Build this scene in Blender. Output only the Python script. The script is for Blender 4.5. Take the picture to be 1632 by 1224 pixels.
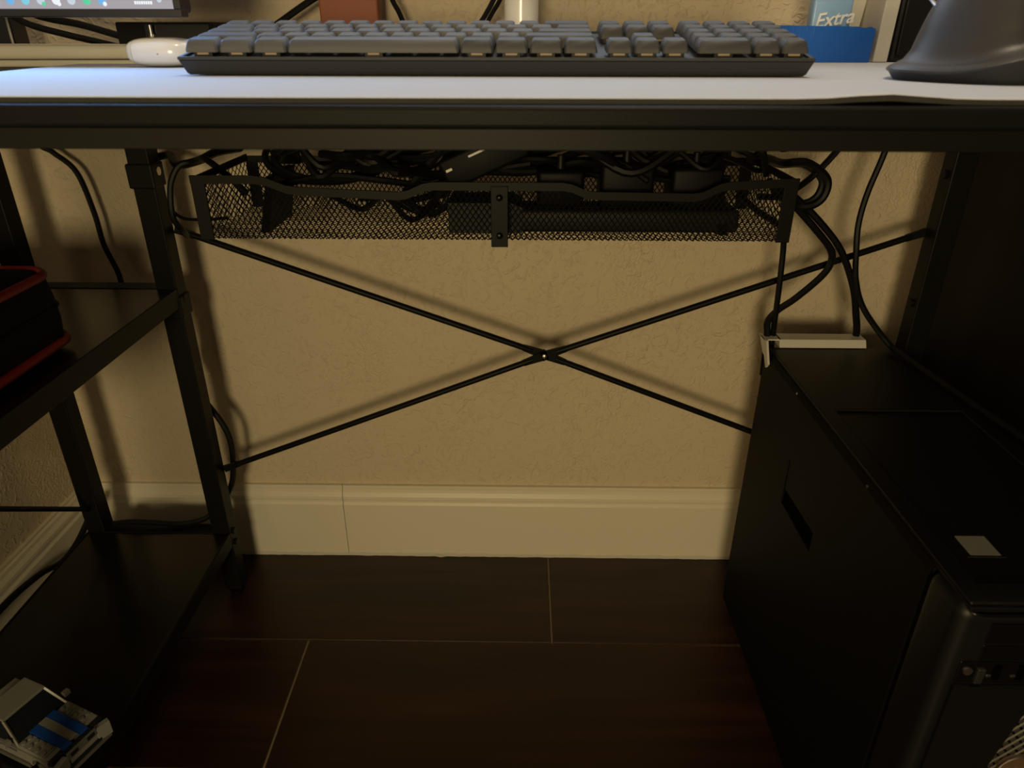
import bpy, bmesh, math, random
from mathutils import Vector, Matrix
for o in list(bpy.data.objects): bpy.data.objects.remove(o, do_unlink=True)
S = bpy.context.scene
COL = S.collection
rnd = random.Random(7)
# ---------------------------------------------------------------- camera
PITCH, YAW, ROLL = math.radians(26.3), math.radians(0.8), math.radians(0.1)
CAM = Vector((0, -.942, .777))
fw = Vector((-math.sin(YAW)*math.cos(PITCH), math.cos(YAW)*math.cos(PITCH), -math.sin(PITCH)))
r0 = fw.cross(Vector((0, 0, 1))).normalized(); u0 = r0.cross(fw)
rr = r0*math.cos(ROLL)+u0*math.sin(ROLL); uu = -r0*math.sin(ROLL)+u0*math.cos(ROLL)
cd = bpy.data.cameras.new('camera'); cam = bpy.data.objects.new('camera', cd); COL.objects.link(cam)
cam.matrix_world = Matrix(((rr.x, uu.x, -fw.x, CAM.x), (rr.y, uu.y, -fw.y, CAM.y), (rr.z, uu.z, -fw.z, CAM.z), (0, 0, 0, 1)))
cd.sensor_width = 36; cd.lens = 1131/1632*36; cd.clip_start = .01
cd.dof.use_dof = True; cd.dof.focus_distance = .93; cd.dof.aperture_fstop = 14
S.camera = cam
# ---------------------------------------------------------------- world, lights, exposure
W = bpy.data.worlds.new('world'); S.world = W; W.use_nodes = True
W.node_tree.nodes['Background'].inputs[0].default_value = (1, .78, .45, 1)
W.node_tree.nodes['Background'].inputs[1].default_value = .012
def light(name, kind, loc, energy, color, **k):
    d = bpy.data.lights.new(name, kind); d.energy = energy; d.color = color
    for a, b in k.items(): setattr(d, a, b)
    o = bpy.data.objects.new(name, d); COL.objects.link(o); o.location = loc
    return o
light('room_lamp_light', 'POINT', (-.16, -2.25, .835), 61, (1, .785, .41), shadow_soft_size=.19)
lc = light('ceiling_lamp_light', 'AREA', (.25, -.75, 2.45), 15, (1, .83, .58), shape='DISK', size=.35)
vs = S.view_settings
vs.view_transform = 'Standard'; vs.look = 'None'; vs.exposure = 0; vs.gamma = 1; vs.use_curve_mapping = False

# ---------------------------------------------------------------- materials
MT = {}
def mat(name, col, rough=.5, metal=0, spec=.5, bump=None, emit=None, estr=1, coat=0, noise=None):
    m = bpy.data.materials.new(name); m.use_nodes = True; nt = m.node_tree; b = nt.nodes['Principled BSDF']
    b.inputs['Base Color'].default_value = (*col, 1); b.inputs['Roughness'].default_value = rough
    b.inputs['Metallic'].default_value = metal; b.inputs['Specular IOR Level'].default_value = spec
    b.inputs['Coat Weight'].default_value = coat
    if emit: b.inputs['Emission Color'].default_value = (*emit, 1); b.inputs['Emission Strength'].default_value = estr
    if bump or noise:
        tc = nt.nodes.new('ShaderNodeTexCoord')
        n = nt.nodes.new('ShaderNodeTexNoise'); n.inputs['Scale'].default_value = (bump or noise)[0]; n.inputs['Detail'].default_value = 4
        nt.links.new(tc.outputs['Object'], n.inputs['Vector'])
        if bump:
            bp = nt.nodes.new('ShaderNodeBump'); bp.inputs['Strength'].default_value = bump[1]; bp.inputs['Distance'].default_value = bump[2]
            nt.links.new(n.outputs['Fac'], bp.inputs['Height']); nt.links.new(bp.outputs['Normal'], b.inputs['Normal'])
        if noise:
            mx = nt.nodes.new('ShaderNodeMix'); mx.data_type = 'RGBA'
            mx.inputs['A'].default_value = (*[c*(1-noise[1]) for c in col], 1); mx.inputs['B'].default_value = (*[min(1, c*(1+noise[1])) for c in col], 1)
            nt.links.new(n.outputs['Fac'], mx.inputs['Factor']); nt.links.new(mx.outputs['Result'], b.inputs['Base Color'])
    MT[name] = m; return m
mat('black_metal', (.0055, .0055, .005), .45, .0, .15, bump=(900, .15, .0003))
mat('black_board', (.006, .0055, .005), .25, 0, .5, noise=(30, .3))
mat('edge_black', (.0065, .0070, .0080), .45, 0, .09, bump=(700, .2, .0003))
mat('mesh_black', (.005, .005, .005), .5, 0, .3)
mat('cable_black', (.004, .004, .0045), .5, 0, .2)
mat('plastic_black', (.0035, .0035, .004), .5, 0, .12)
mat('plastic_dark', (.014, .014, .014), .5, 0, .3, noise=(60, .2))
mat('tower_steel', (.0036, .0032, .0027), .6, 0, .09, bump=(1500, .2, .0002))
mat('tower_plastic', (.0035, .0035, .004), .45, 0, .3, bump=(1800, .2, .0002))
mat('tower_gloss', (.003, .003, .0035), .2, 0, .4)
mat('pocket', (.0006, .0006, .0007), .9, 0, .02)
mat('cabinet_wood', (.006, .0045, .0035), .55, 0, .25, noise=(25, .4))
mat('steel', (.6, .58, .55), .3, 1)
mat('strip_metal', (.62, .60, .56), .45, 0)
mat('sticker', (.26, .26, .25), .5)
mat('label_grey', (.70, .68, .64), .35)
mat('mat_grey', (.53, .565, .64), .85, bump=(1400, .3, .0004))
mat('mat_edge', (.03, .03, .03), .8)
mat('case_grey', (.022, .022, .024), .5, bump=(1500, .15, .0002))
mat('key_light', (.075, .076, .080), .55)
mat('key_dark', (.042, .042, .044), .55)
mat('switch', (.012, .012, .012), .4)
mat('led', (.45, .34, .26), .4)
mat('white_gloss', (.80, .79, .77), .18, coat=.3)
mat('cream', (.68, .64, .54), .55)
mat('cream_paper', (.70, .66, .56), .7, noise=(80, .06))
mat('brown_leather', (.28, .075, .03), .55, bump=(300, .3, .0005))
mat('blue_plastic', (.015, .12, .52), .3)
mat('gum_blue', (.26, .44, .72), .3, noise=(40, .25))
mat('print_white', (.85, .85, .85), .5)
mat('mouse_grey', (.026, .026, .030), .42, bump=(900, .2, .0004))
mat('mouse_base', (.012, .012, .016), .5)
mat('mouse_silver', (.55, .55, .55), .25, 1)
mat('bag_black', (.003, .003, .0045), .8, 0, .2, bump=(700, .5, .0008))
mat('bag_red', (.24, .004, .007), .6, bump=(600, .3, .0005))
mat('brick_white', (.20, .20, .185), .35)
mat('brick_grey', (.10, .10, .09), .35)
mat('brick_blue', (.006, .06, .33), .35)
mat('brick_black', (.012, .012, .014), .3)
mat('brick_glass', (.01, .012, .016), .12)
mat('bezel', (.010, .010, .012), .35)
mat('badge', (.10, .06, .04), .35)
mat('badge_ring', (.45, .42, .36), .3, 1)
mat('grille', (.035, .033, .03), .5)
mat('grout', (.20, .15, .10), .9, bump=(400, .4, .001))
mat('caulk', (.55, .52, .46), .7)
def screen_mat(name, col, s): return mat(name, (0, 0, 0), .4, emit=col, estr=s)
screen_mat('screen_wall', (.22, .50, 1), 8.0)
screen_mat('screen_main', (.76, .86, 1), 2.0)
screen_mat('screen_bar', (.36, .34, .37), 1)
for n, c in (('ic_white', (.85, .9, .95)), ('ic_blue', (.15, .45, .8)), ('ic_cyan', (.2, .6, .75)), ('ic_green', (.1, .62, .35)), ('ic_pale', (.55, .65, .75))): screen_mat(n, c, 1)

def wall_mat():
    m = bpy.data.materials.new('textured_wall_paint'); m.use_nodes = True; nt = m.node_tree; N = nt.nodes.new; L = nt.links.new
    b = nt.nodes['Principled BSDF']; b.inputs['Roughness'].default_value = .55; b.inputs['Specular IOR Level'].default_value = .3
    tc = N('ShaderNodeTexCoord')
    n1 = N('ShaderNodeTexNoise'); n1.inputs['Scale'].default_value = 75; n1.inputs['Detail'].default_value = 5; n1.inputs['Distortion'].default_value = 1.6
    n2 = N('ShaderNodeTexNoise'); n2.inputs['Scale'].default_value = 4; n2.inputs['Detail'].default_value = 3
    n3 = N('ShaderNodeTexNoise'); n3.inputs['Scale'].default_value = 170; n3.inputs['Detail'].default_value = 3
    n4 = N('ShaderNodeTexNoise'); n4.inputs['Scale'].default_value = 7; n4.inputs['Detail'].default_value = 2
    wv = N('ShaderNodeTexWave'); wv.inputs['Scale'].default_value = 38; wv.inputs['Distortion'].default_value = 14; wv.inputs['Detail'].default_value = 3; wv.inputs['Detail Scale'].default_value = 2.2
    for n in (n1, n2, n3, n4, wv): L(tc.outputs['Object'], n.inputs['Vector'])
    cr = N('ShaderNodeValToRGB'); cr.color_ramp.elements[0].position = .5; cr.color_ramp.elements[1].position = .62
    L(n2.outputs['Fac'], cr.inputs['Fac'])
    mul = N('ShaderNodeMath'); mul.operation = 'MULTIPLY'; L(wv.outputs['Fac'], mul.inputs[0]); L(cr.outputs['Color'], mul.inputs[1])
    a1 = N('ShaderNodeMath'); a1.operation = 'MULTIPLY_ADD'; a1.inputs[1].default_value = .35; L(mul.outputs[0], a1.inputs[0])
    cr1 = N('ShaderNodeValToRGB'); cr1.color_ramp.elements[0].position = .52; cr1.color_ramp.elements[1].position = .72; L(n1.outputs['Fac'], cr1.inputs['Fac'])
    mk = N('ShaderNodeMath'); mk.operation = 'MULTIPLY'; L(cr1.outputs['Color'], mk.inputs[0]); L(n4.outputs['Fac'], mk.inputs[1]); L(mk.outputs[0], a1.inputs[2])
    a2 = N('ShaderNodeMath'); a2.operation = 'MULTIPLY_ADD'; a2.inputs[1].default_value = .12; L(n3.outputs['Fac'], a2.inputs[0]); L(a1.outputs[0], a2.inputs[2])
    bp = N('ShaderNodeBump'); bp.inputs['Strength'].default_value = .75; bp.inputs['Distance'].default_value = .0022
    L(a2.outputs[0], bp.inputs['Height']); L(bp.outputs['Normal'], b.inputs['Normal'])
    mx = N('ShaderNodeMix'); mx.data_type = 'RGBA'; mx.inputs['A'].default_value = (.60, .51, .38, 1); mx.inputs['B'].default_value = (.66, .56, .42, 1)
    L(n2.outputs['Fac'], mx.inputs['Factor']); L(mx.outputs['Result'], b.inputs['Base Color'])
    return m
MT['wall'] = wall_mat()
mat('trim_white', (.74, .68, .565), .4, bump=(60, .08, .001))
def wood_mat():
    m = bpy.data.materials.new('dark_plank_wood'); m.use_nodes = True; nt = m.node_tree; N = nt.nodes.new; L = nt.links.new
    b = nt.nodes['Principled BSDF']; b.inputs['Roughness'].default_value = .38; b.inputs['Specular IOR Level'].default_value = .45
    tc = N('ShaderNodeTexCoord'); oi = N('ShaderNodeObjectInfo')
    ad = N('ShaderNodeVectorMath'); ad.operation = 'ADD'; L(tc.outputs['Object'], ad.inputs[0])
    sc = N('ShaderNodeVectorMath'); sc.operation = 'SCALE'; sc.inputs['Scale'].default_value = 9; L(oi.outputs['Random'], sc.inputs[0]); L(sc.outputs[0], ad.inputs[1])
    mp = N('ShaderNodeMapping'); mp.inputs['Scale'].default_value = (2.2, 26, 10); L(ad.outputs[0], mp.inputs['Vector'])
    n = N('ShaderNodeTexNoise'); n.inputs['Scale'].default_value = 1; n.inputs['Detail'].default_value = 7; n.inputs['Distortion'].default_value = .8; L(mp.outputs[0], n.inputs['Vector'])
    mp2 = N('ShaderNodeMapping'); mp2.inputs['Scale'].default_value = (6, 170, 30); L(ad.outputs[0], mp2.inputs['Vector'])
    n2 = N('ShaderNodeTexNoise'); n2.inputs['Scale'].default_value = 1; n2.inputs['Detail'].default_value = 4; L(mp2.outputs[0], n2.inputs['Vector'])
    cr = N('ShaderNodeValToRGB'); e = cr.color_ramp.elements
    e[0].position = .3; e[0].color = (.011, .0036, .0020, 1); e[1].position = .75; e[1].color = (.050, .0175, .0078, 1)
    L(n.outputs['Fac'], cr.inputs['Fac'])
    mx = N('ShaderNodeMix'); mx.data_type = 'RGBA'; mx.blend_type = 'MULTIPLY'; mx.inputs['Factor'].default_value = .5
    L(cr.outputs['Color'], mx.inputs['A']); L(n2.outputs['Color'], mx.inputs['B']); L(mx.outputs['Result'], b.inputs['Base Color'])
    bp = N('ShaderNodeBump'); bp.inputs['Strength'].default_value = .12; bp.inputs['Distance'].default_value = .0006
    L(n2.outputs['Fac'], bp.inputs['Height']); L(bp.outputs['Normal'], b.inputs['Normal'])
    return m
MT['wood'] = wood_mat()

# ---------------------------------------------------------------- helpers
def root_loc(p):
    while p is not None:
        if p.parent is None: return p.location.copy()
        p = p.parent
def obj(name, bm, m, parent=None, smooth=False, world=True, mesh=None):
    """link bm as one mesh object; geometry given in world coordinates is shifted to the thing's base"""
    if mesh is None:
        if parent is not None and world: bmesh.ops.translate(bm, verts=bm.verts, vec=-root_loc(parent))
        bmesh.ops.recalc_face_normals(bm, faces=bm.faces)
        mesh = bpy.data.meshes.new(name); bm.to_mesh(mesh); bm.free()
        mesh.materials.append(MT[m])
        if smooth:
            for p in mesh.polygons: p.use_smooth = True
            try: mesh.set_sharp_from_angle(angle=math.radians(42))
            except Exception: pass
    o = bpy.data.objects.new(name, mesh); COL.objects.link(o)
    if parent is not None: o.parent = parent
    return o
def tag(o, label, cat, group=None):
    o['label'] = label; o['category'] = cat
    if group: o['group'] = group
    return o
def thing(name, label, cat, loc=(0, 0, 0), rotz=0, group=None):
    o = bpy.data.objects.new(name, None); COL.objects.link(o); o.location = loc; o.rotation_euler = (0, 0, rotz)
    o.empty_display_size = .02
    return tag(o, label, cat, group)
def struct(o): o['kind'] = 'structure'; return o
def recenter(o):
    """put a one-mesh thing's origin at the middle of its base"""
    vs_ = [v.co for v in o.data.vertices]
    c = Vector(((min(v.x for v in vs_)+max(v.x for v in vs_))/2, (min(v.y for v in vs_)+max(v.y for v in vs_))/2, min(v.z for v in vs_)))
    o.data.transform(Matrix.Translation(-c)); o.location = c; return o
def box(x0, x1, y0, y1, z0, z1, bev=0, bm=None, seg=2, M=None):
    new = bmesh.new()
    bmesh.ops.create_cube(new, size=1)
    for v in new.verts: v.co = Vector((x0+(v.co.x+.5)*(x1-x0), y0+(v.co.y+.5)*(y1-y0), z0+(v.co.z+.5)*(z1-z0)))
    if bev: bmesh.ops.bevel(new, geom=new.edges[:], offset=bev, segments=seg, affect='EDGES', profile=.5)
    if M: bmesh.ops.transform(new, matrix=M, verts=new.verts)
    if bm is None: return new
    me = bpy.data.meshes.new('t'); new.to_mesh(me); new.free(); bm.from_mesh(me); bpy.data.meshes.remove(me); return bm
def cm(pts, n=8):
    """Catmull-Rom through pts"""
    P = [Vector(p) for p in pts]; P = [P[0]*2-P[1]]+P+[P[-1]*2-P[-2]]; out = []
    for i in range(1, len(P)-2):
        for k in range(n):
            t = k/n; a, b, c, d = P[i-1:i+3]
            out.append(.5*((2*b)+(c-a)*t+(2*a-5*b+4*c-d)*t*t+(3*b-a-3*c+d)*t**3))
    out.append(P[-2]); return out
def tube(pts, r, seg=8, bm=None, cap=True, radii=None):
    if bm is None: bm = bmesh.new()
    pts = [Vector(p) for p in pts]; rings = []; prev = None
    for i, p in enumerate(pts):
        d = (pts[min(i+1, len(pts)-1)]-pts[max(i-1, 0)]).normalized()
        if prev is None:
            a = Vector((0, 0, 1)) if abs(d.z) < .9 else Vector((1, 0, 0)); n = d.cross(a).normalized()
        else: n = (prev-d*prev.dot(d)).normalized()
        prev = n; b = d.cross(n); rad = radii[i] if radii else r
        rings.append([bm.verts.new(p+(n*math.cos(2*math.pi*k/seg)+b*math.sin(2*math.pi*k/seg))*rad) for k in range(seg)])
    for A, B in zip(rings, rings[1:]):
        for k in range(seg): bm.faces.new((A[k], A[(k+1) % seg], B[(k+1) % seg], B[k]))
    if cap: bm.faces.new(rings[0][::-1]); bm.faces.new(rings[-1])
    return bm
def cyl(p0, p1, r, seg=14, bm=None, bev=0): return tube([p0, p1], r, seg, bm)
def prism(poly, axis, a, b, bm=None):
    """extrude 2D polygon; axis 'y': poly is (x,z); 'x': poly is (y,z); 'z': poly is (x,y)"""
    if bm is None: bm = bmesh.new()
    f = {'y': lambda p, t: (p[0], t, p[1]), 'x': lambda p, t: (t, p[0], p[1]), 'z': lambda p, t: (p[0], p[1], t)}[axis]
    A = [bm.verts.new(f(p, a)) for p in poly]; B = [bm.verts.new(f(p, b)) for p in poly]
    bm.faces.new(A); bm.faces.new(B[::-1]); n = len(poly)
    for i in range(n): bm.faces.new((A[i], B[i], B[(i+1) % n], A[(i+1) % n]))
    return bm
def text_bm(s, size, extrude, shear=0, M=None):
    c = bpy.data.curves.new('lettering', 'FONT'); c.body = s; c.size = size; c.extrude = extrude; c.shear = shear; c.align_x = 'CENTER'; c.align_y = 'CENTER'; c.offset = size*.012
    o = bpy.data.objects.new('lettering', c); COL.objects.link(o)
    me = bpy.data.meshes.new_from_object(o.evaluated_get(bpy.context.evaluated_depsgraph_get()))
    bm = bmesh.new(); bm.from_mesh(me); bpy.data.meshes.remove(me); bpy.data.objects.remove(o); bpy.data.curves.remove(c)
    if M: bmesh.ops.transform(bm, matrix=M, verts=bm.verts)
    return bm
def cable(label, pts, r=.003, n=8, group=None, name='cable', seg=8, m='cable_black'):
    return recenter(tag(obj(name, tube(cm(pts, n), r, seg), m, smooth=True), label, 'cable', group))

# ================================================================ SETTING
XL, XR = -.70, 1.9
struct(obj('wall_back', box(XL-.1, XR, 0, .1, -.05, 2.6), 'wall'))
struct(obj('wall_left', box(XL-.1, XL, -3.2, 0, -.05, 2.6), 'wall'))
fl = struct(obj('floor', box(XL, XR, -3.2, 0, -.05, -.0015), 'grout'))
joints = {0: [.047], 1: [-.30], 2: [.55], 3: [-.12]}
for r in range(16):
    y1 = -.0005-r*.2; y0 = y1-.2
    j = .047 if r == 0 else -.30 if r == 1 else rnd.uniform(-.6, .6)
    xs = [XL]+[x for x in (j-1.2, j, j+1.2) if XL+.05 < x < XR-.05]+[XR]
    for a, b in zip(xs, xs[1:]):
        obj('plank', box(a+.0014, b-.0014, max(y0, -3.2)+.0014, y1-.0014, -.012, 0, .0009, seg=1), 'wood', fl)
# baseboards: ogee-topped profile (depth, height)
PROF = [(0, 0), (.014, 0), (.014, .100), (.0115, .104), (.0115, .108), (.013, .110), (.0125, .115), (.009, .121), (.008, .126), (.0055, .1285), (.0055, .132), (0, .132)]
bb = bpy.data.objects.new('baseboard_back', None); COL.objects.link(bb); struct(bb)
for a, b in ((XL, -.2832), (-.2824, XR)):
    obj('board', prism([(-d, h) for d, h in PROF], 'x', a, b), 'trim_white', bb)
bl = struct(obj('baseboard_left', prism([(XL+d, h) for d, h in PROF], 'y', -3.2, -.0145), 'trim_white'))
bm = bmesh.new(); n = 120
up, lo = [], []
for i in range(n+1):
    x = XL+.02+i*(1.2/n); w = .0018+.0012*rnd.random()+(.003 if rnd.random() < .04 else 0)
    up.append(bm.verts.new((x, -.0141, .0035+.002*rnd.random()))); lo.append(bm.verts.new((x, -.0145-w, .0004)))
for i in range(n): bm.faces.new((up[i], up[i+1], lo[i+1], lo[i]))
obj('caulk_bead', bm, 'caulk', bb)

# ================================================================ DESK
DK = thing('desk', 'black desk with steel frame, side shelves and crossed back braces', 'desk', (-.05, -.33, 0))
DX0, DX1 = -.66, .545
obj('tabletop', box(DX0, DX1, -.592, -.03, .7365, .7470, .0022, seg=3), 'edge_black', DK)
fr = bmesh.new()
box(DX0+.005, DX1-.005, -.5875, -.564, .7265, .7366, .0005, fr)
box(DX0+.005, DX1-.005, -.1125, -.0875, .7215, .7365, .001, fr)
box(DX0+.005, DX0+.03, -.564, -.1125, .7215, .7365, .001, fr)
box(DX1-.03, DX1-.005, -.564, -.1125, .7215, .7365, .001, fr)
obj('top_frame', fr, 'black_metal', DK)
def leg(x0, x1, yc, label=None, z1=.7215):
    l = obj('leg', box(x0, x1, yc-.0125, yc+.0125, .012, z1, .0014), 'black_metal', DK)
    f = bmesh.new(); cyl(((x0+x1)/2, yc, 0), ((x0+x1)/2, yc, .006), .011, 14, f); cyl(((x0+x1)/2, yc, .006), ((x0+x1)/2, yc, .014), .004, 8, f)
    obj('foot', f, 'plastic_black', l)
    return l
LA = leg(-.4505, -.425, -.10); leg(-.635, -.6095, -.10); LC = leg(.4845, .510, -.10)
leg(-.4505, -.425, -.576, z1=.7265); leg(-.635, -.6095, -.576, z1=.7265); leg(.4845, .510, -.576, z1=.7265)
# collar brackets and bolts where parts meet the right-hand rear shelf leg
for lg, xf, sg in ((LA, -.425, 1), (LC, .4845, -1)):
    for z in (.633, .478, .115, .095):
        b = bmesh.new(); cyl((xf-.002*sg, -.10, z), (xf+.003*sg, -.10, z), .005, 10, b); obj('bolt', b, 'steel' if z == .633 and sg > 0 else 'black_metal', lg)
for z in (.629, .469):
    c = bmesh.new(); box(-.453, -.4225, -.116, -.086, z-.014, z+.014, .002, c); obj('collar', c, 'black_metal', LA)
def shelf(z, name='shelf'):
    s = obj(name, box(-.633, -.4268, -.556, -.1135, z-.016, z-.001, .001), 'black_board', DK)
    for x in (-.4268, -.6355): obj('shelf_rim', box(x, x+.0025, -.5625, -.1135, z-.024, z, .0006), 'black_metal', s)
    obj('back_rail', box(-.6095, -.4505, -.1125, -.0900, z-.024, z, .001), 'black_metal', s)
    obj('front_rail', box(-.6095, -.4505, -.5885, -.5635, z-.024, z, .001), 'black_metal', s)
    return s
shelf(.4947); shelf(.1196)
# crossed braces
BC = Vector((.031, -.08, .3865))
def brace(p, q, yo):
    b = bmesh.new(); c = Vector((.0307, -.088+yo, .3976))
    def plate(p, d, s0, s1, w, t=.0014):
        nrm = Vector((0, -1, 0)).cross(d)
        A = [p+d*s0+nrm*k for k in (-w[0], w[0])]+[p+d*s1+nrm*k for k in (w[1], -w[1])]
        lo_ = [b.verts.new(v+Vector((0, -t, 0))) for v in A]; hi = [b.verts.new(v+Vector((0, t, 0))) for v in A]
        b.faces.new(lo_); b.faces.new(hi[::-1])
        for i in range(4): b.faces.new((lo_[i], hi[i], hi[(i+1) % 4], lo_[(i+1) % 4]))
    for e in (p, q):
        e = Vector((e[0], -.088+yo, e[1])); d = (c-e).normalized(); L = (c-e).length
        tube([e+d*.016, e+d*.026, e+d*(L-.032), e+d*(L-.016)], .004, 10, b, radii=[.0026, .0040, .0040, .0028])
        plate(e, d, 0, .024, (.0052, .0042)); plate(e, d, L-.030, L+.004, (.0042, .0066))
    return obj('brace', b, 'black_metal', DK, smooth=True)
b1 = brace((-.4245, .562), (.4850, .218), .0016); b2 = brace((-.4245, .2163), (.4850, .564), -.0016)
bt = bmesh.new(); tube([(.0307, -.0880, .3976), (.0307, -.0935, .3976), (.0307, -.0946, .3976)], .0036, 14, bt, radii=[.0036, .0036, .0022])
obj('bolt', bt, 'steel', b2, smooth=True)
# side brace rod on the shelf's outer side
obj('side_rod', tube([(-.622, -.1125, .160), (-.622, -.563, .492)], .0036, 10), 'black_metal', DK, smooth=True)

# ================================================================ DESK MAT
mt = bmesh.new(); nx = 60
def mat_x0(y): return -.365-(.09)*((y+.588)/.55)
rowsT = []
ys = [-.5845, -.584, -.578, -.56, -.5, -.4, -.3, -.2, -.1, -.05]
DM = thing('desk_mat', 'pale grey fabric desk mat spread over the front of the desk', 'desk mat', (0, -.32, .747))
def lift(x, y): return .0022*math.exp(-((x-.17)/.022)**2)*math.exp(-((y+.588)/.05)**2)
for y in ys:
    x0 = mat_x0(y); row = []
    for i in range(nx+1):
        x = x0+(.53-x0)*i/nx
        row.append(mt.verts.new((x, y, .7500+lift(x, y)-(.0004 if y < -.5842 else 0))))
    rowsT.append(row)
for A, B in zip(rowsT, rowsT[1:]):
    for i in range(nx): mt.faces.new((A[i], A[i+1], B[i+1], B[i]))
obj('surface', mt, 'mat_grey', DM, smooth=True)
me_ = bmesh.new(); lo_, hi_ = [], []
def rim(y, x): return (x, y)
loop = [(mat_x0(-.584)+(.53-mat_x0(-.584))*i/nx, -.584) for i in range(nx+1)]+[(.53, -.05), (mat_x0(-.05), -.05)]
for (x, y) in loop:
    hi_.append(me_.verts.new((x, y, .7494+lift(x, y)))); lo_.append(me_.verts.new((x, y, .7472+lift(x, y)*.8)))
for i in range(len(loop)): k = (i+1) % len(loop); me_.faces.new((hi_[i], hi_[k], lo_[k], lo_[i]))
me_.faces.new(lo_[::-1])
obj('rubber_base', me_, 'mat_edge', DM)

# ================================================================ KEYBOARD
KB = thing('keyboard', 'dark grey full-size mechanical keyboard on the pale desk mat', 'keyboard', (-.0205, -.410, .7501), math.radians(-.6))
T = math.radians(8.5); RM = Matrix.Rotation(T, 4, 'X')
def kpart(name, b, m, parent=None, smooth=False):
    bmesh.ops.transform(b, matrix=RM, verts=b.verts); return obj(name, b, m, parent or KB, smooth, world=False)
cb = bmesh.new()
poly = [(-.2175, .0), (.2175, .0), (.2175, .114), (-.2175, .114)]
bmesh.ops.create_cube(cb, size=1)
for v in cb.verts:
    top = v.co.z > 0; ix = 0 if top else .0035
    v.co = Vector((math.copysign(.2175-ix, v.co.x), (.114-ix if v.co.y > 0 else ix), .0105 if top else 0))
bmesh.ops.bevel(cb, geom=cb.edges[:], offset=.0009, segments=2, affect='EDGES')
kpart('case', cb, 'case_grey')
rbm = bmesh.new()
box(-.2175, .2175, 0, .0022, .0100, .0122, .0006, rbm); box(-.2175, .2175, .1118, .114, .0100, .0122, .0006, rbm)
box(-.2175, -.2145, .0022, .1118, .0100, .0122, .0006, rbm); box(.2145, .2175, .0022, .1118, .0100, .0122, .0006, rbm)
kpart('rim', rbm, 'case_grey')
for sx in (-.17, .14): kpart('tilt_foot', box(sx, sx+.03, .098, .108, -.0142, 0, .001), 'plastic_black')
Uk = .01905
keymesh = {}
def keycap(w, h, m):
    k = (w, h, m)
    if k not in keymesh:
        b = bmesh.new(); W_, H_ = w*Uk-.0012, h*Uk-.0012
        lv = [(1, 1, 0), (1, 1, .0022), (1, 1, .0022), ]
        rings = []
        for (ins, z, yo) in ((0, 0, 0), (.0002, .0018, 0), (.0016, .0066, .0004), (.0026, .0076, .0006), (.0042, .0073, .0006)):
            hw, hh = W_/2-ins, H_/2-ins; c = .0012
            pts = [(-hw+c, -hh), (hw-c, -hh), (hw, -hh+c), (hw, hh-c), (hw-c, hh), (-hw+c, hh), (-hw, hh-c), (-hw, -hh+c)]
            rings.append([b.verts.new((x, y+yo, z)) for x, y in pts])
        for A, B in zip(rings, rings[1:]):
            for i in range(8): b.faces.new((A[i], A[(i+1) % 8], B[(i+1) % 8], B[i]))
        b.faces.new(rings[-1]); b.faces.new(rings[0][::-1])
        bmesh.ops.recalc_face_normals(b, faces=b.faces)
        bmesh.ops.transform(b, matrix=RM, verts=b.verts)
        me = bpy.data.meshes.new('key'); b.to_mesh(me); b.free(); me.materials.append(MT[m])
        for p in me.polygons: p.use_smooth = True
        me.set_sharp_from_angle(angle=math.radians(35))
        keymesh[k] = me
    return keymesh[k]
swb = bmesh.new(); box(-.0065, .0065, -.0065, .0065, 0, .0042, .0005, swb); bmesh.ops.transform(swb, matrix=RM, verts=swb.verts)
swm = bpy.data.meshes.new('switch'); swb.to_mesh(swm); swb.free(); swm.materials.append(MT['switch'])
ldb = bmesh.new(); box(-.0040, .0040, -.0071, -.0064, .0018, .0032, .0002, ldb); bmesh.ops.transform(ldb, matrix=RM, verts=ldb.verts)
ldm = bpy.data.meshes.new('led_window'); ldb.to_mesh(ldm); ldb.free(); ldm.materials.append(MT['led'])
ROWS = [  # left-hand modifiers take the paler cap colour, standing in for the monitor's glow
 ([(1, 'l')]*13+[(2, 'd')], [(1, 'd')]*3, [(1, 'd')]*4),
 ([(1.5, 'l')]+[(1, 'l')]*12+[(1.5, 'd')], [(1, 'd')]*3, [(1, 'd')]*4),
 ([(1.75, 'l')]+[(1, 'l')]*11+[(2.25, 'd')], [], [(1, 'd')]*4),
 ([(2.25, 'l')]+[(1, 'l')]*10+[(2.75, 'd')], [(0, ''), (1, 'd'), (0, '')], [(1, 'd')]*4),
 ([(1.25, 'l')]*3+[(6.25, 'l')]+[(1.25, 'd')]*4, [(1, 'd')]*3, [(2, 'd'), (1, 'd'), (1, 'd')])]
def put_key(x, y, w, m, sw):
    o = bpy.data.objects.new('key', keycap(w, 1, m)); COL.objects.link(o); o.parent = KB
    o.location = RM @ Vector((x, y, .0140))
    if sw:
        s = bpy.data.objects.new('switch', swm); COL.objects.link(s); s.parent = KB; s.location = RM @ Vector((x, y, .0104))
        l = bpy.data.objects.new('led_window', ldm); COL.objects.link(l); l.parent = s
KX0 = -22.5*Uk/2+.0002; KY0 = .0150
for r, (a, b, c) in enumerate(ROWS):
    y = KY0+(4-r)*Uk
    for blk, x0 in ((a, 0), (b, 15.25), (c, 18.5)):
        x = x0
        for (w, t) in blk:
            if t: put_key(KX0+(x+w/2)*Uk, y, w, 'key_light' if t == 'l' else 'key_dark', r == 4 or (r == 1 and x0 == 15.25))
            x += w if w else 1

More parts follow.
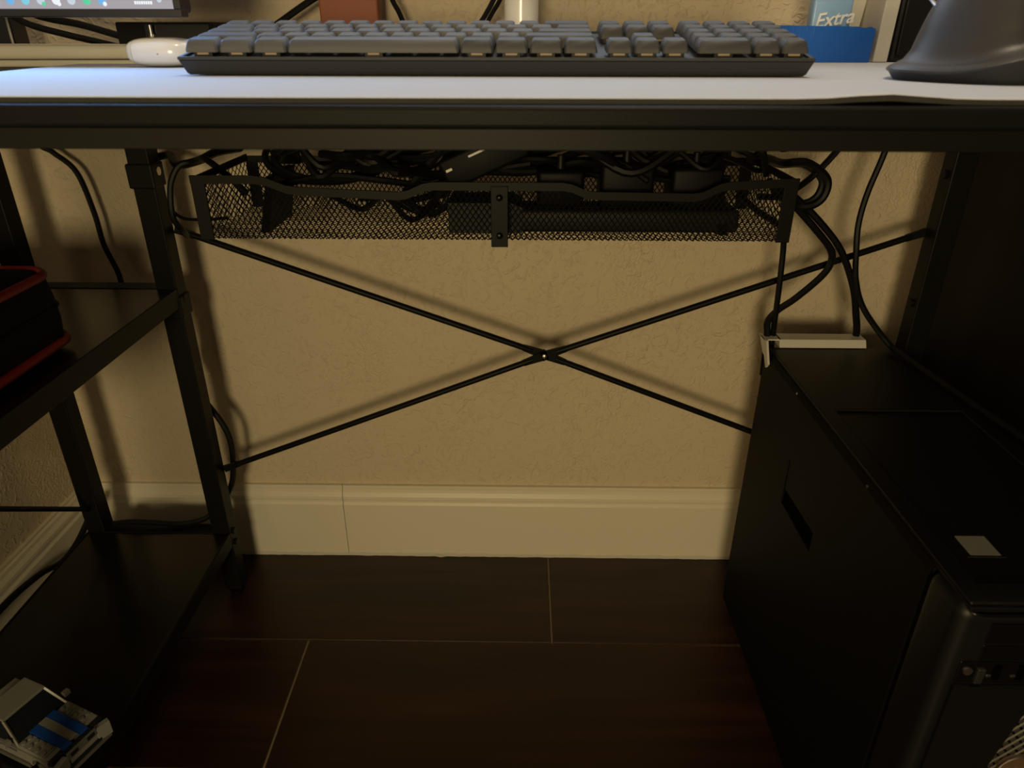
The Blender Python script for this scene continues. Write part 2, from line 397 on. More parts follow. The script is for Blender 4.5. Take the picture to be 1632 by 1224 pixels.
# ================================================================ THINGS ON THE DESK
# earbud case: a flattened pill split into body and lid
def superell(a, b, c, e1, e2, nu=48, nv=24):
    f = lambda t, e: math.copysign(abs(t)**e, t)
    bm = bmesh.new(); rings = []
    for i in range(1, nv):
        v = -math.pi/2+math.pi*i/nv
        rings.append([bm.verts.new((a*f(math.cos(v), e1)*f(math.cos(u), e2), b*f(math.cos(v), e1)*f(math.sin(u), e2), c*f(math.sin(v), e1))) for u in [2*math.pi*k/nu for k in range(nu)]])
    for A, B in zip(rings, rings[1:]):
        for k in range(nu): bm.faces.new((A[k], A[(k+1) % nu], B[(k+1) % nu], B[k]))
    s = bm.verts.new((0, 0, -c)); t = bm.verts.new((0, 0, c))
    for k in range(nu): bm.faces.new((rings[0][(k+1) % nu], rings[0][k], s)); bm.faces.new((rings[-1][k], rings[-1][(k+1) % nu], t))
    return bm
EB = thing('earbud_case', 'glossy white pill-shaped earbud case lying left of the keyboard', 'earbud case', (-.314, -.262, .7502), math.radians(-4))
def half(keep_left):
    b = superell(.0300, .0225, .0116, .7, .75); bmesh.ops.translate(b, verts=b.verts, vec=(0, 0, .0117))
    x = -.0192 if keep_left else -.0187
    g = b.verts[:]+b.edges[:]+b.faces[:]
    bmesh.ops.bisect_plane(b, geom=g, plane_co=(x, 0, 0), plane_no=(1, 0, 0), clear_outer=keep_left, clear_inner=not keep_left)
    bmesh.ops.holes_fill(b, edges=[e for e in b.edges if e.is_boundary]); return b
obj('body', half(False), 'white_gloss', EB, True, world=False); obj('lid', half(True), 'white_gloss', EB, True, world=False)
lb = bmesh.new(); cyl((.006, -.0212, .0105), (.006, -.0226, .0105), .0007, 8, lb); obj('indicator_light', lb, 'led', EB, world=False)
# pale slab
NB = thing('notebook', 'pale cream slim notebook lying flat under the monitor', 'notebook', (-.50, -.155, .7472), math.radians(7))
obj('cover', box(-.172, .150, -.050, .05, .0066, .0190, .004, seg=3), 'cream', NB, True, world=False)
obj('base', box(-.174, .152, -.052, .052, 0, .0060, .0015), 'cream', NB, world=False)
# monitor
MX1 = -.285; MX0 = MX1-.38; MY = -.28; MZ = .7885
MN = thing('monitor', 'black monitor showing a grey taskbar with coloured icons', 'monitor', (-.59, -.06, .747))
bz = bmesh.new()
box(MX0, MX1, MY, MY+.014, MZ, MZ+.0062, .0008, bz); box(MX0, MX1, MY, MY+.014, MZ+.224, MZ+.232, .0008, bz)
box(MX0, MX0+.006, MY, MY+.014, MZ+.006, MZ+.225, .0008, bz); box(MX1-.006, MX1, MY, MY+.014, MZ+.006, MZ+.225, .0008, bz)
obj('bezel', bz, 'bezel', MN)
obj('back_shell', box(MX0+.002, MX1-.002, MY+.0135, MY+.03, MZ+.003, MZ+.229, .004), 'bezel', MN)
scr = obj('screen', box(MX0+.006, MX1-.006, MY+.002, MY+.013, MZ+.018, MZ+.2245), 'screen_wall', MN)
tb = obj('taskbar', box(MX0+.006, MX1-.006, MY+.0021, MY+.013, MZ+.0062, MZ+.018), 'screen_bar', MN)
ics = ['ic_white', 'ic_blue', 'ic_cyan', 'ic_pale', 'ic_white', 'ic_pale', 'ic_green', 'ic_blue']
for i, k in enumerate(ics):
    x = -.440+i*.0128
    o = obj('icon', superell(.0034, .0002, .0034, 1, 1, 16, 8), k, tb, world=False)
    o.location = Vector((x, MY+.002, MZ+.0125))-MN.location
    if i in (3, 4, 7):
        o2 = obj('icon_badge', superell(.0017, .0002, .0017, 1, 1, 12, 6), 'ic_green' if i == 3 else 'ic_white', tb, world=False)
        o2.location = Vector((x+.0022, MY+.0017, MZ+.0098))-MN.location
for x0, x1, z in ((-.3205, -.3085, .0150), (-.3235, -.3085, .0108)):
    b = bmesh.new(); x = x0
    while x < x1-.0008:
        w = rnd.uniform(.0009, .0017); box(x, x+w, MY+.0018, MY+.0021, MZ+z-.0012, MZ+z+.0012, 0, b); x += w+.0005
    obj('clock_text', b, 'ic_white', tb)
o = obj('icon', superell(.0021, .0002, .0021, 1, 1, 14, 8), 'ic_pale', tb, world=False); o.location = Vector((-.3025, MY+.002, MZ+.013))-MN.location
st = bmesh.new(); box(-.61, -.566, -.075, -.045, .754, MZ+.09, .003, st); box(-.60, -.575, MY+.02, -.05, MZ+.075, MZ+.09, .003, st); obj('stand_neck', st, 'bezel', MN)
st = bmesh.new(); box(-.66, -.53, -.088, -.034, .7472, .754, .002, st); obj('stand_foot', st, 'bezel', MN)
cable('upper of two black cables drooping below the monitor to the right', [(-.565, -.095, .815), (-.525, -.09, .794), (-.48, -.09, .785), (-.45, -.09, .777), (-.4275, -.09, .7705)], .0036)
cable('lower of two black cables drooping below the monitor to the right', [(-.556, -.10, .80), (-.53, -.098, .785), (-.495, -.093, .775), (-.46, -.09, .767), (-.4275, -.088, .759)], .0034)
# black box behind the earbuds
BX = thing('device_box', 'small black device box behind the earbud case', 'device', (-.375, -.09, .75))
obj('body', box(-.426, -.324, -.12, -.06, .7502, .787, .002), 'plastic_black', BX)
obj('front_panel', box(-.395, -.327, -.1212, -.1195, .7505, .785, .0004), 'tower_gloss', BX)
b = bmesh.new(); cyl((-.387, -.125, .774), (-.387, -.119, .774), .0022, 10, b); cyl((-.387, -.125, .774), (-.387, -.125, .784), .0016, 10, b); obj('antenna_jack', b, 'steel', BX, True)
# brown block and rods behind the keyboard
BR = thing('leather_box', 'reddish brown box standing against the wall behind the keyboard', 'box', (-.193, -.05, .748))
obj('body', box(-.2255, -.1605, -.062, -.035, .7502, .83, .002), 'brown_leather', BR)
obj('lid', box(-.2265, -.1595, -.063, -.034, .831, .86, .002), 'brown_leather', BR)
cable('thick black cord slanting up left of the reddish brown box', [(-.30, -.05, .772), (-.267, -.05, .792), (-.238, -.048, .809), (-.205, -.03, .83), (-.18, -.02, .86)], .0036)
cable('thin black cord slanting up right of the reddish brown box', [(-.128, -.05, .7515), (-.133, -.05, .78), (-.139, -.05, .797), (-.147, -.05, .813), (-.16, -.03, .85)], .0028)
cable('front black cord slanting beside the white monitor stand', [(-.062, -.10, .7525), (-.050, -.10, .78), (-.040, -.10, .795), (-.030, -.10, .812), (-.015, -.09, .85)], .0026)
cable('rear black cord slanting beside the white monitor stand', [(-.053, -.085, .7525), (-.043, -.085, .78), (-.034, -.085, .796), (-.024, -.085, .812), (-.010, -.075, .85)], .0024)
LP = thing('monitor', 'large monitor on a white cylindrical stand behind the keyboard', 'monitor', (-.0025, -.12, .75))
b = bmesh.new(); tube([(-.0025, -.12, .757), (-.0025, -.12, 1.05)], .0175, 32, b); obj('pole', b, 'white_gloss', LP, True)
b = bmesh.new(); tube([(-.0025, -.12, .7502), (-.0025, -.12, .756), (-.0025, -.12, .7575)], .05, 40, b, radii=[.05, .05, .047]); obj('base', b, 'white_gloss', LP, True)
obj('back_shell', box(-.272, .267, -.160, -.139, .885, 1.20, .006), 'bezel', LP)
b = bmesh.new(); box(-.275, .270, -.170, -.160, .880, .890, .001, b); box(-.275, .270, -.170, -.160, 1.195, 1.205, .001, b); box(-.275, -.267, -.170, -.160, .89, 1.195, .001, b); box(.262, .270, -.170, -.160, .89, 1.195, .001, b); obj('bezel', b, 'bezel', LP)
obj('screen', box(-.267, .262, -.168, -.160, .89, 1.195), 'screen_main', LP)
# gum tray and pack
GT = thing('gum_tray', 'open translucent blue plastic tray right of the keyboard', 'tray', (.307, -.10, .7501))
b = bmesh.new()
x0, x1, y0, y1, z0, z1, t = .256, .360, -.122, -.080, .7502, .784, .0014
def taper(v): return v
box(x0, x1, y0, y1, z0, z0+t, 0, b); 
box(x0, x1, y1-t, y1, z0, z1, 0, b); box(x0, x0+t, y0, y1, z0, z1, 0, b); box(x1-t, x1, y0, y1, z0, z1-.002, 0, b)
for v in b.verts:
    k = (v.co.z-z0)/(z1-z0); v.co.x += (v.co.x-.308)*.02*k
obj('shell', b, 'blue_plastic', GT)
b = prism([(x0, z0), (x1, z0), (x1+.001, .7815), (x1-.004, .7835), (x1-.010, .7825), (.335, .7838), (x0-.001, .7848)], 'y', y0-t, y0); obj('front_panel', b, 'blue_plastic', GT)
for i in range(6):
    obj('ridge', box(.262+i*.0072, .2632+i*.0072, y0-t-.0009, y0-t+.0002, .772, .7835, .0002), 'blue_plastic', GT)
GP = thing('gum_pack', 'light blue gum pack with white script standing in the blue tray', 'gum pack', (.318, -.106, .7528))
obj('wrapper', box(.2975, .3375, -.114, -.098, .7530, .826, .0025, seg=3), 'gum_blue', GP, True)
M = Matrix.Translation((.3195, -.1146, .7905)) @ Matrix.Rotation(math.radians(90), 4, 'X') @ Matrix.Rotation(math.radians(8), 4, 'Z')
obj('lettering', text_bm('Extra', .0185, .0003, .35, M), 'print_white', GP)
# two cream boxes / cards leaning right of tray
def leaning(nm, label, xa, xb, y0, y1, h, lean, m, cat='box'):
    t = thing(nm, label, cat, ((xa+xb)/2, (y0+y1)/2, .7500))
    w = (xb-xa)/2; d = (y1-y0)/2
    sh = Matrix.Identity(4); sh[0][2] = lean
    obj('body', box(-w, w, -d, d, .0003, h-.004, .0012, M=sh), m, t, world=False)
    obj('lid', box(-w-.0004, w+.0004, -d-.0004, d+.0004, h-.0036, h+.012, .0012, M=sh), m, t, world=False)
    return t
leaning('paper_box', 'taller cream paper box leaning beside the black speaker', .366, .381, -.120, -.06, .078, .02, 'cream_paper')
leaning('paper_box', 'cream paper box half hidden behind the blue tray', .3415, .361, -.075, -.03, .088, .10, 'cream_paper')
SP = thing('speaker', 'black desktop speaker behind the ergonomic mouse', 'speaker', (.43, -.07, .7501))
obj('cabinet', box(.388, .472, -.11, -.005, .7502, .93, .003), 'plastic_dark', SP)
obj('grille', box(.392, .468, -.1125, -.1095, .756, .926, .002), 'mesh_black', SP)
# ergonomic mouse
MS = thing('mouse', 'dark grey vertical ergonomic mouse at the right of the mat', 'mouse', (.291, -.435, .7501))
def foot(th, s, add=0):
    c, s_ = math.cos(th), math.sin(th); rx = .044+.008*max(0, -c)**6; ry = .060
    return Vector((c*rx*s, s_*ry*s, 0))
def rimz(th): return .0045+.014*max(0, math.cos(th+math.radians(62)))**2+.002*max(0, -math.cos(th))
NA = 64; b = bmesh.new(); rings = []
prof = [(.985, -.0015, 0), (1, .0, 0), (.97, .002, 0), (.90, .004, 0), (.825, .0065, 0), (.775, .0125, .001), (.745, .024, .002), (.705, .036, .003), (.66, .046, .004), (.58, .057, .005), (.46, .067, .005), (.30, .074, .005), (.14, .0765, .005)]
for (s, z, dx) in prof:
    ring = []
    for k in range(NA):
        th = 2*math.pi*k/NA; v = foot(th, s); zz = rimz(th)*max(0, 1-z/.05)+z*(1.0)
        if math.cos(th) > 0:                # convex palm side instead of the thumb hollow
            e = math.cos(th); v = v*(1+e*.16*math.sin(min(1, z/.06)*math.pi))
        ring.append(b.verts.new((v.x+dx, v.y, zz)))
    rings.append(ring)
for A, B in zip(rings, rings[1:]):
    for k in range(NA): b.faces.new((A[k], A[(k+1) % NA], B[(k+1) % NA], B[k]))
b.faces.new(rings[-1]); b.faces.new(rings[0][::-1])
obj('shell', b, 'mouse_grey', MS, True, world=False)
b = bmesh.new(); A = []; B = []
for k in range(NA):
    th = 2*math.pi*k/NA; v = foot(th, .90); w = foot(th, .975); A.append(b.verts.new((v.x, v.y, .0004))); B.append(b.verts.new((w.x, w.y, rimz(th)-.001)))
for k in range(NA): b.faces.new((A[k], A[(k+1) % NA], B[(k+1) % NA], B[k]))
b.faces.new(A[::-1]); b.faces.new(B); obj('base', b, 'mouse_base', MS, True, world=False)
b = bmesh.new(); tube(cm([(-.0300, .004, .0425), (-.0290, .013, .0455), (-.0268, .024, .049)], 5), .0012, 8, b); obj('thumb_button', b, 'mouse_silver', MS, True, world=False)

# ================================================================ CABLE TRAY
TR = thing('cable_tray', 'black wire-mesh cable tray hung under the desk', 'cable tray', (-.026, -.22, .603))
TX0, TX1, TYF, TYB, TZ0 = -.300, .247, -.290, -.150, .6045
RIM = [(-.300, .662), (-.243, .662), (-.232, .6605), (-.214, .6535), (-.203, .652), (-.112, .648), (-.104, .6495), (-.090, .6555), (-.081, .657), (.036, .657), (.045, .6555), (.058, .650), (.066, .649), (.154, .648), (.162, .649), (.176, .656), (.184, .658), (.247, .6615)]
def rimh(x):
    for (a, za), (c, zc) in zip(RIM, RIM[1:]):
        if x <= c: return za+(zc-za)*(x-a)/(c-a)
    return RIM[-1][1]
def mesh_panel(o, u, v, Wd, H, pw=.0052, ph=.0074, th=.00055, nrm=None):
    o, u, v = Vector(o), Vector(u), Vector(v); nr = u.cross(v).normalized(); bm = bmesh.new()
    Hf = H if callable(H) else (lambda s: H)
    Hm = max(Hf(Wd*i/60) for i in range(61)); k = pw/ph
    for sg in (1, -1):
        s0 = -Hm*k if sg > 0 else 0; s0 = math.floor(s0/pw)*pw; end = Wd if sg > 0 else Wd+Hm*k
        while s0 < end:
            ts = [i*Hm/24 for i in range(25)]; ok = [t for t in ts if 0 <= s0+sg*t*k <= Wd and t <= Hf(s0+sg*t*k)]
            if len(ok) > 1:
                p = o+u*(s0+sg*ok[0]*k)+v*ok[0]+nr*(sg*.0003); q = o+u*(s0+sg*ok[-1]*k)+v*ok[-1]+nr*(sg*.0003)
                tube([p, q], th, 4, bm, cap=False)
            s0 += pw
    return bm
def stuff(o, label=None): o['kind'] = 'stuff'; return o
stuff(obj('front_mesh', mesh_panel((TX0, TYF, TZ0), (1, 0, 0), (0, 0, 1), TX1-TX0, lambda s: rimh(TX0+s)-.004-TZ0), 'mesh_black', TR))
stuff(obj('back_mesh', mesh_panel((TX0, TYB, TZ0), (1, 0, 0), (0, 0, 1), TX1-TX0, .050), 'mesh_black', TR))
stuff(obj('bottom_mesh', mesh_panel((TX0, TYF, TZ0), (1, 0, 0), (0, 1, 0), TX1-TX0, TYB-TYF, .0056, .0135, .00045), 'mesh_black', TR))
for x in (TX0+.001, TX1-.001): stuff(obj('end_mesh', mesh_panel((x, TYF, TZ0), (0, 1, 0), (0, 0, 1), TYB-TYF, .054, .0115, .0085, .0005), 'mesh_black', TR))
b = bmesh.new(); up = []; 
for (x, z) in RIM: up.append([b.verts.new((x, y, zz)) for (y, zz) in ((TYF-.0022, z), (TYF+.0004, z), (TYF+.0004, z-.0072), (TYF-.0022, z-.0072))])
for A, B in zip(up, up[1:]):
    for k in range(4): b.faces.new((A[k], A[(k+1) % 4], B[(k+1) % 4], B[k]))
b.faces.new(up[0]); b.faces.new(up[-1][::-1]); obj('front_rim', b, 'black_metal', TR)
b = bmesh.new(); box(TX0, TX1, TYB-.0005, TYB+.002, .651, .658, .0004, b); obj('back_rim', b, 'black_metal', TR)
for x in (TX0, TX1-.0022):
    obj('end_rim', box(x, x+.0022, TYF, TYB, .653, .660, .0004), 'black_metal', TR)
for x0, x1 in ((TX0, TX0+.0125), (TX1-.0125, TX1)):
    obj('corner_upright', box(x0, x1, TYF-.0018, TYF+.0006, TZ0-.001, .656, .0004), 'black_metal', TR)
    obj('corner_upright', box(x0 if x0 < 0 else x1-.0125, (x0 if x0 < 0 else x1-.0125)+.0125, TYB-.0006, TYB+.0018, TZ0-.001, .652, .0004), 'black_metal', TR)
cb_ = obj('centre_bracket', box(-.0285, -.0130, TYF-.0042, TYF-.0024, .5985, .654, .0005), 'black_metal', TR)
for z in (.644, .6095):
    b = bmesh.new(); tube([(-.0207, TYF-.0042, z), (-.0207, TYF-.0055, z), (-.0207, TYF-.0066, z)], .003, 12, b, radii=[.0032, .003, .0016]); obj('screw', b, 'tower_gloss', cb_, True)
for x in (-.262, .200):
    b = bmesh.new(); box(x, x+.022, TYB-.004, TYB+.001, .65, .7365, .0006, b); box(x, x+.022, TYB-.03, TYB+.001, .7345, .7365, .0004, b)
    obj('hanger', b, 'black_metal', TR)
for x in (-.245, .19):     # dark end plates slanting inside the tray ends
    b = prism([(-.275, .606), (-.20, .606), (-.17, .652), (-.24, .652)], 'x', x-.004, x+.004)
    obj('divider_plate', b, 'mesh_black', TR)
# power strip
PS = thing('power_strip', 'long black power strip lying in the mesh tray', 'power strip', (.07, -.245, .6055))
obj('body', box(-.018, .206, -.268, -.222, .6056, .6275, .004, seg=3), 'plastic_dark', PS, True)
obj('switch_end', prism([(-.070, .6056), (.0, .6056), (.0, .6300), (-.010, .634), (-.070, .634)], 'y', -.2705, -.2195), 'plastic_dark', PS)
for i in range(5):
    x = .012+i*.036; so = obj('socket', box(x, x+.026, -.2595, -.2325, .6273, .6285, .0004), 'plastic_black', PS)
# plugs / power bricks sitting on the strip and in the tray
for i, (x, y, z, w, d, h, rx, lab) in enumerate([
    (.036, -.245, .6287, .044, .040, .034, 0, 'black plug-in power adapter on the power strip nearest the centre bracket'),
    (.098, -.245, .6287, .050, .042, .040, 0, 'middle black plug-in power adapter on the power strip'),
    (.163, -.246, .6287, .048, .042, .037, 0, 'black plug-in power adapter at the right end of the power strip')]):
    t = thing('power_adapter', lab, 'power adapter', (x, y, z), 0, 'power adapters in the cable tray')
    obj('body', box(-w/2, w/2, -d/2, d/2, 0, h, .004, seg=3), 'plastic_black', t, True, world=False)
    obj('cable_boot', tube([(0, -.004, h-.002), (0, -.004, h+.012)], .005, 10, radii=[.005, .0034]), 'cable_black', t, True, world=False)
t = thing('power_brick', 'tilted black power brick with shiny label above the tray centre', 'power brick', (-.034, -.260, .674)); t.rotation_euler = (0, math.radians(-24), 0)
obj('body', box(-.040, .040, -.022, .022, -.012, .016, .003, seg=3), 'plastic_black', t, True, world=False)
obj('label_strip', box(-.012, .026, -.0228, -.0219, .0085, .0104, .0002), 'label_grey', t, world=False)
obj('label_strip', box(-.036, -.030, -.0228, -.0219, .0045, .0068, .0002), 'label_grey', t, world=False)
# tangle of cables in tray
for i in range(36):
    x0 = rnd.uniform(-.27, .12); L = rnd.uniform(.12, .28); pts = []; zb = rnd.uniform(.645, .69); y = rnd.uniform(-.265, -.17)
    low = i % 3 == 0
    nn = 6
    for k in range(nn):
        x = min(x0+L*k/(nn-1), .235); z = (rnd.uniform(.614, .642) if low and x < -.08 else zb+rnd.uniform(-.020, .020)); z = min(max(z, .612 if x < -.08 else .655), .705)
        y += rnd.uniform(-.03, .03); y = min(max(y, -.274 if not -.09 < x < .02 else -.228), -.166); pts.append((x, y, z))
    cable('one of the black cables tangled inside the mesh tray', pts, rnd.choice([.0028, .0034, .004]), 6, 'cables tangled in the mesh tray', seg=7)
for i, (cx, cy, cz, ra, rb, al) in enumerate([(-.19, -.21, .668, .055, .022, 'oval coil of black cable at the left end of the mesh tray'), (.11, -.19, .692, .075, .016, 'flat coil of black cable at the right half of the mesh tray')]):
    pts = []
    for k in range(0, 49):
        a = k/48*6*math.pi; q = 1+.12*math.sin(a*.37+i)
        pts.append((cx+ra*q*math.cos(a), cy+.028*math.sin(a*1.0+.6), cz+rb*q*math.sin(a)+.003*math.sin(a*.5)))
    cable(al, pts, .0033, 4, seg=7, name='coiled_cable')
# cables rising to the desk
RISE = ('leftmost short black cable rising from the mesh tray to the desk', 'short black cable rising from the tray left of its centre bracket', 'short black cable rising from the tray above the power strip', 'short black cable rising from the tray near its right hanger', 'rightmost short black cable rising from the mesh tray to the desk')
for i, (x, z0) in enumerate(((-.255, .655), (-.12, .66), (.10, .69), (.205, .69), (.236, .67))):
    cable(RISE[i], [(x, -.2, z0), (x+.008, -.19, z0+.02), (x-.004, -.17, .712), (x+.004, -.16, .7345)], .0036, 6, 'cables rising from the mesh tray')

# ================================================================ HANGING CABLES
cable('black cable curving down the wall above the shelf at left', [(-.60, -.06, .7345), (-.60, -.035, .66), (-.585, -.03, .643), (-.562, -.03, .619), (-.553, -.03, .568), (-.551, -.03, .526), (-.538, -.035, .485), (-.545, -.035, .455), (-.585, -.035, .435), (-.63, -.035, .43)], .0034)
cable('black cable looping from the tray end around the shelf leg', [(-.27, -.24, .636), (-.29, -.232, .652), (-.318, -.21, .664), (-0.337, -0.1781, 0.6579), (-0.3536, -0.1586, 0.6529), (-0.3692, -0.1586, 0.649), (-0.379, -0.1635, 0.6334), (-0.3819, -0.1684, 0.6139), (-0.3829, -0.1684, 0.5943), (-0.381, -0.1586, 0.5797), (-0.3907, -0.1293, 0.565)], .0034)
cable('thick black cable bridging the tray and the shelf leg', [(-.30, -.16, .668), (-.335, -.14, .660), (-.365, -.12, .648), (-.40, -.10, .640), (-.425, -.06, .645), (-.45, -.055, .64)], .0046)
cable('thin black cable curving left of the tray corner', [(-.392, -.15, .605), (-.384, -.16, .598), (-.368, -.17, .594), (-.34, -.18, .596), (-.315, -.19, .60)], .0018)
cable('black cable running down behind the right shelf leg', [(-0.4376, -0.0707, 0.7213), (-0.4366, -0.0756, 0.6041), (-0.4444, -0.0785, 0.4674), (-0.4523, -0.0756, 0.3892), (-0.4552, -0.0726, 0.3619), (-0.4444, -0.0756, 0.3306), (-0.42, -0.0756, 0.2818), (-0.4142, -0.0756, 0.2427), (-0.4239, -0.0756, 0.1841), (-0.446, -0.079, 0.148), (-0.468, -0.088, 0.128), (-.50, -.098, .1243), (-.545, -.10, .1275), (-.575, -.10, .1285), (-.602, -.10, .1245)], .0042)
cable('black cable snaking along the left wall beside the bottom shelf', [(-.650, -.055, .135), (-.657, -.075, .112), (-.664, -.105, .090), (-.668, -.138, .084), (-.669, -.185, .100), (-.669, -.26, .110), (-.669, -.36, .104), (-.669, -.5, .07)], .0044)
cable('black cable slanting up right of the tray towards the desktop', [(0.2559, -0.1586, 0.6188), (0.2882, -0.1391, 0.6158), (0.3223, -0.1195, 0.6305), (0.3477, -0.1195, 0.6617), (0.3907, -0.1098, 0.7213), (0.4005, -0.1, 0.7355)], .0036)
for k, lab in ((0, 'outer black cable loop at the right end of the tray'), (1, 'inner black cable loop at the right end of the tray')):
    s = 1-.09*k; yo = .008*k
    P = [(.232, -.185), (.262, -.15), (.289, -.122), (.317, -.12), (.342, -.12), (.342, -.12), (.328, -.12), (.307, -.12), (.28, -.135)]
    Z = [.662, .657, .648, .648, .631, .611, .600, .602, .621]
    cx, cz = .311, .623
    cable(lab, [(cx+(x-cx)*s, y+yo, cz+(z-cz)*s) for (x, y), z in zip(P, Z)], .0046)
cable('black cable bowing out right of the tray and back to the tower', [(0.2686, -0.1488, 0.6334), (0.3106, -0.1195, 0.6012), (0.3419, -0.1147, 0.5728), (0.3653, -0.1117, 0.5484), (0.3702, -0.1098, 0.5318), (0.3624, -0.1098, 0.5142), (0.337, -0.1098, 0.4869), (0.3175, -0.1078, 0.4693), (0.3087, -0.1049, 0.4527), (0.3111, -0.1049, 0.4332), (0.3145, -0.1039, 0.3794)], .0042)
cable('black cable falling from the loop behind the tower at right', [(0.2784, -0.1342, 0.6285), (0.3145, -0.1195, 0.607), (0.3497, -0.1176, 0.5768), (0.377, -0.1166, 0.5465), (0.4015, -0.1127, 0.5025), (0.4142, -0.1098, 0.4654), (0.4239, -0.1029, 0.4332), (0.4259, -0.1, 0.3697)], .0042)
cable('straight black cable dropping from the tray corner to the tower', [(0.2295, -0.183, 0.6236), (0.2559, -0.1586, 0.6041), (0.2979, -0.1293, 0.5768), (0.3067, -0.1195, 0.5533), (0.3106, -0.1176, 0.5064), (0.3155, -0.1098, 0.4576), (0.3194, -0.1029, 0.4283), (0.3214, -0.1, 0.3697)], .0036)
cable('black cable curving down the wall and over the tower at right', [(0.4151, -0.0951, 0.7355), (0.4083, -0.1049, 0.6676), (0.3956, -0.1098, 0.6139), (0.3907, -0.1147, 0.5797), (0.3927, -0.1195, 0.5484), (0.4005, -0.1195, 0.5113), (0.4181, -0.1195, 0.4752), (0.4513, -0.1293, 0.4361), (0.4591, -0.1586, 0.4307), (0.4669, -0.2172, 0.4297), (0.4757, -0.2954, 0.4297), (0.4835, -0.3735, 0.4297), (0.4884, -0.4126, 0.4087)], .0036)

# ================================================================ COMPUTER TOWER
PC = thing('computer_tower', 'black computer tower standing on the floor under the desk', 'computer', (.40, -.32, 0))
X0, X1, YB, YF, ZT = .315, .488, -.100, -.512, .4165
obj('chassis', box(X0+.003, X1, YF, YB, .014, ZT-.006, .001), 'tower_steel', PC)
for x in (.335, .455):
    for y in (-.13, -.48): obj('foot', box(x, x+.018, y-.012, y+.012, .0, .0145, .002), 'plastic_black', PC)
# top cover with a shallow recess
RX0, RX1, RY0, RY1 = .337, .470, -.535, -.268
b = bmesh.new()
box(X0+.0045, X1+.001, YF-.046, YB, ZT-.0062, ZT-.003, .0004, b)
box(X0+.0045, RX0, YF-.044, YB, ZT-.003, ZT, .0012, b); box(RX1, X1+.001, YF-.044, YB, ZT-.003, ZT, .0012, b)
box(RX0-.002, RX1+.002, RY1, YB, ZT-.003, ZT, .0012, b); box(RX0-.002, RX1+.002, YF-.044, RY0, ZT-.003, ZT, .0012, b)
top = obj('top_cover', b, 'tower_plastic', PC)
obj('sticker', box(.351, .3745, -.501, -.4775, ZT-.0031, ZT-.0026), 'sticker', PC)
obj('sticker_border', box(.3475, .377, -.5035, -.5022, ZT-.0031, ZT-.0024), 'plastic_dark', PC)
# side panel with latch opening
HY0, HY1, HZ0, HZ1 = -.325, -.232, .277, .334
b = bmesh.new()
box(X0, X0+.003, YF+.002, HY0, .014, ZT-.010, 0, b); box(X0, X0+.003, HY1, YB+.002, .014, ZT-.010, 0, b)
box(X0, X0+.003, HY0, HY1, .014, HZ0, 0, b); box(X0, X0+.003, HY0, HY1, HZ1, ZT-.010, 0, b)
# folded top edge
bmesh.ops.remove_doubles(b, verts=b.verts, dist=1e-6)
sp = obj('side_panel', b, 'tower_steel', PC)
obj('panel_fold', prism([(X0, ZT-.010), (X0+.006, ZT-.010), (X0+.006, ZT-.004), (X0+.0035, ZT-.004)], 'y', YF+.002, YB+.002), 'tower_steel', sp)
obj('latch_flap', prism([(HY0+.0012, HZ1-.0012), (HY1-.0012, HZ1-.0012), (HY1-.0012, .296), (HY0+.0012, .300)], 'x', X0+.0008, X0+.0024), 'tower_steel', sp)
obj('latch_pocket', box(X0+.0024, X0+.0030, HY0, HY1, HZ0, HZ1), 'pocket', sp)
for y in (-.215, -.40): 
    b = bmesh.new(); tube([(X0+.0015, y, ZT-.009), (X0+.0003, y, ZT-.0072)], .0012, 8, b); obj('panel_rivet', b, 'steel', sp)
# front fascia
FY = -.558
b = bmesh.new(); box(X0-.001, X1+.002, FY, YF, .012, ZT-.004, .010, b, seg=5); fa = obj('front_fascia', b, 'tower_plastic', PC, True)
obj('fascia_trim', tube(cm([(X0+.006, FY+.004, ZT-.0075), (X0+.012, FY-.0006, ZT-.0085), (.36, FY-.001, ZT-.0085), (.44, FY-.001, ZT-.0085), (X1-.008, FY-.0006, ZT-.0085)], 5), .0012, 8), 'tower_gloss', fa, True)
obj('drive_slot', box(.338, X1-.008, FY-.0008, FY+.001, .382, .400, .0003), 'tower_gloss', fa)
obj('drive_slot', box(.338, X1-.008, FY-.0008, FY+.001, .366, .380, .0003), 'tower_gloss', fa)
pb = obj('port_bay', box(.326, X1-.008, FY-.0012, FY+.001, .344, .3645, .0004), 'tower_gloss', fa)
b = bmesh.new(); tube([(.333, FY-.001, .356), (.333, FY-.0024, .356)], .0034, 12, b); obj('audio_jack', b, 'steel', pb, True)
obj('power_switch', box(.3385, .3445, FY-.0045, FY-.001, .346, .360, .0008), 'plastic_dark', pb)
for i in range(4):
    x = .352+i*.018; us = obj('usb_port', box(x, x+.0055, FY-.0020, FY-.001, .348, .362, .0003), 'pocket', pb)
    obj('contact', box(x-.0042, x-.0008, FY-.0020, FY-.001, .3505, .3525, .0002), 'badge_ring', us)
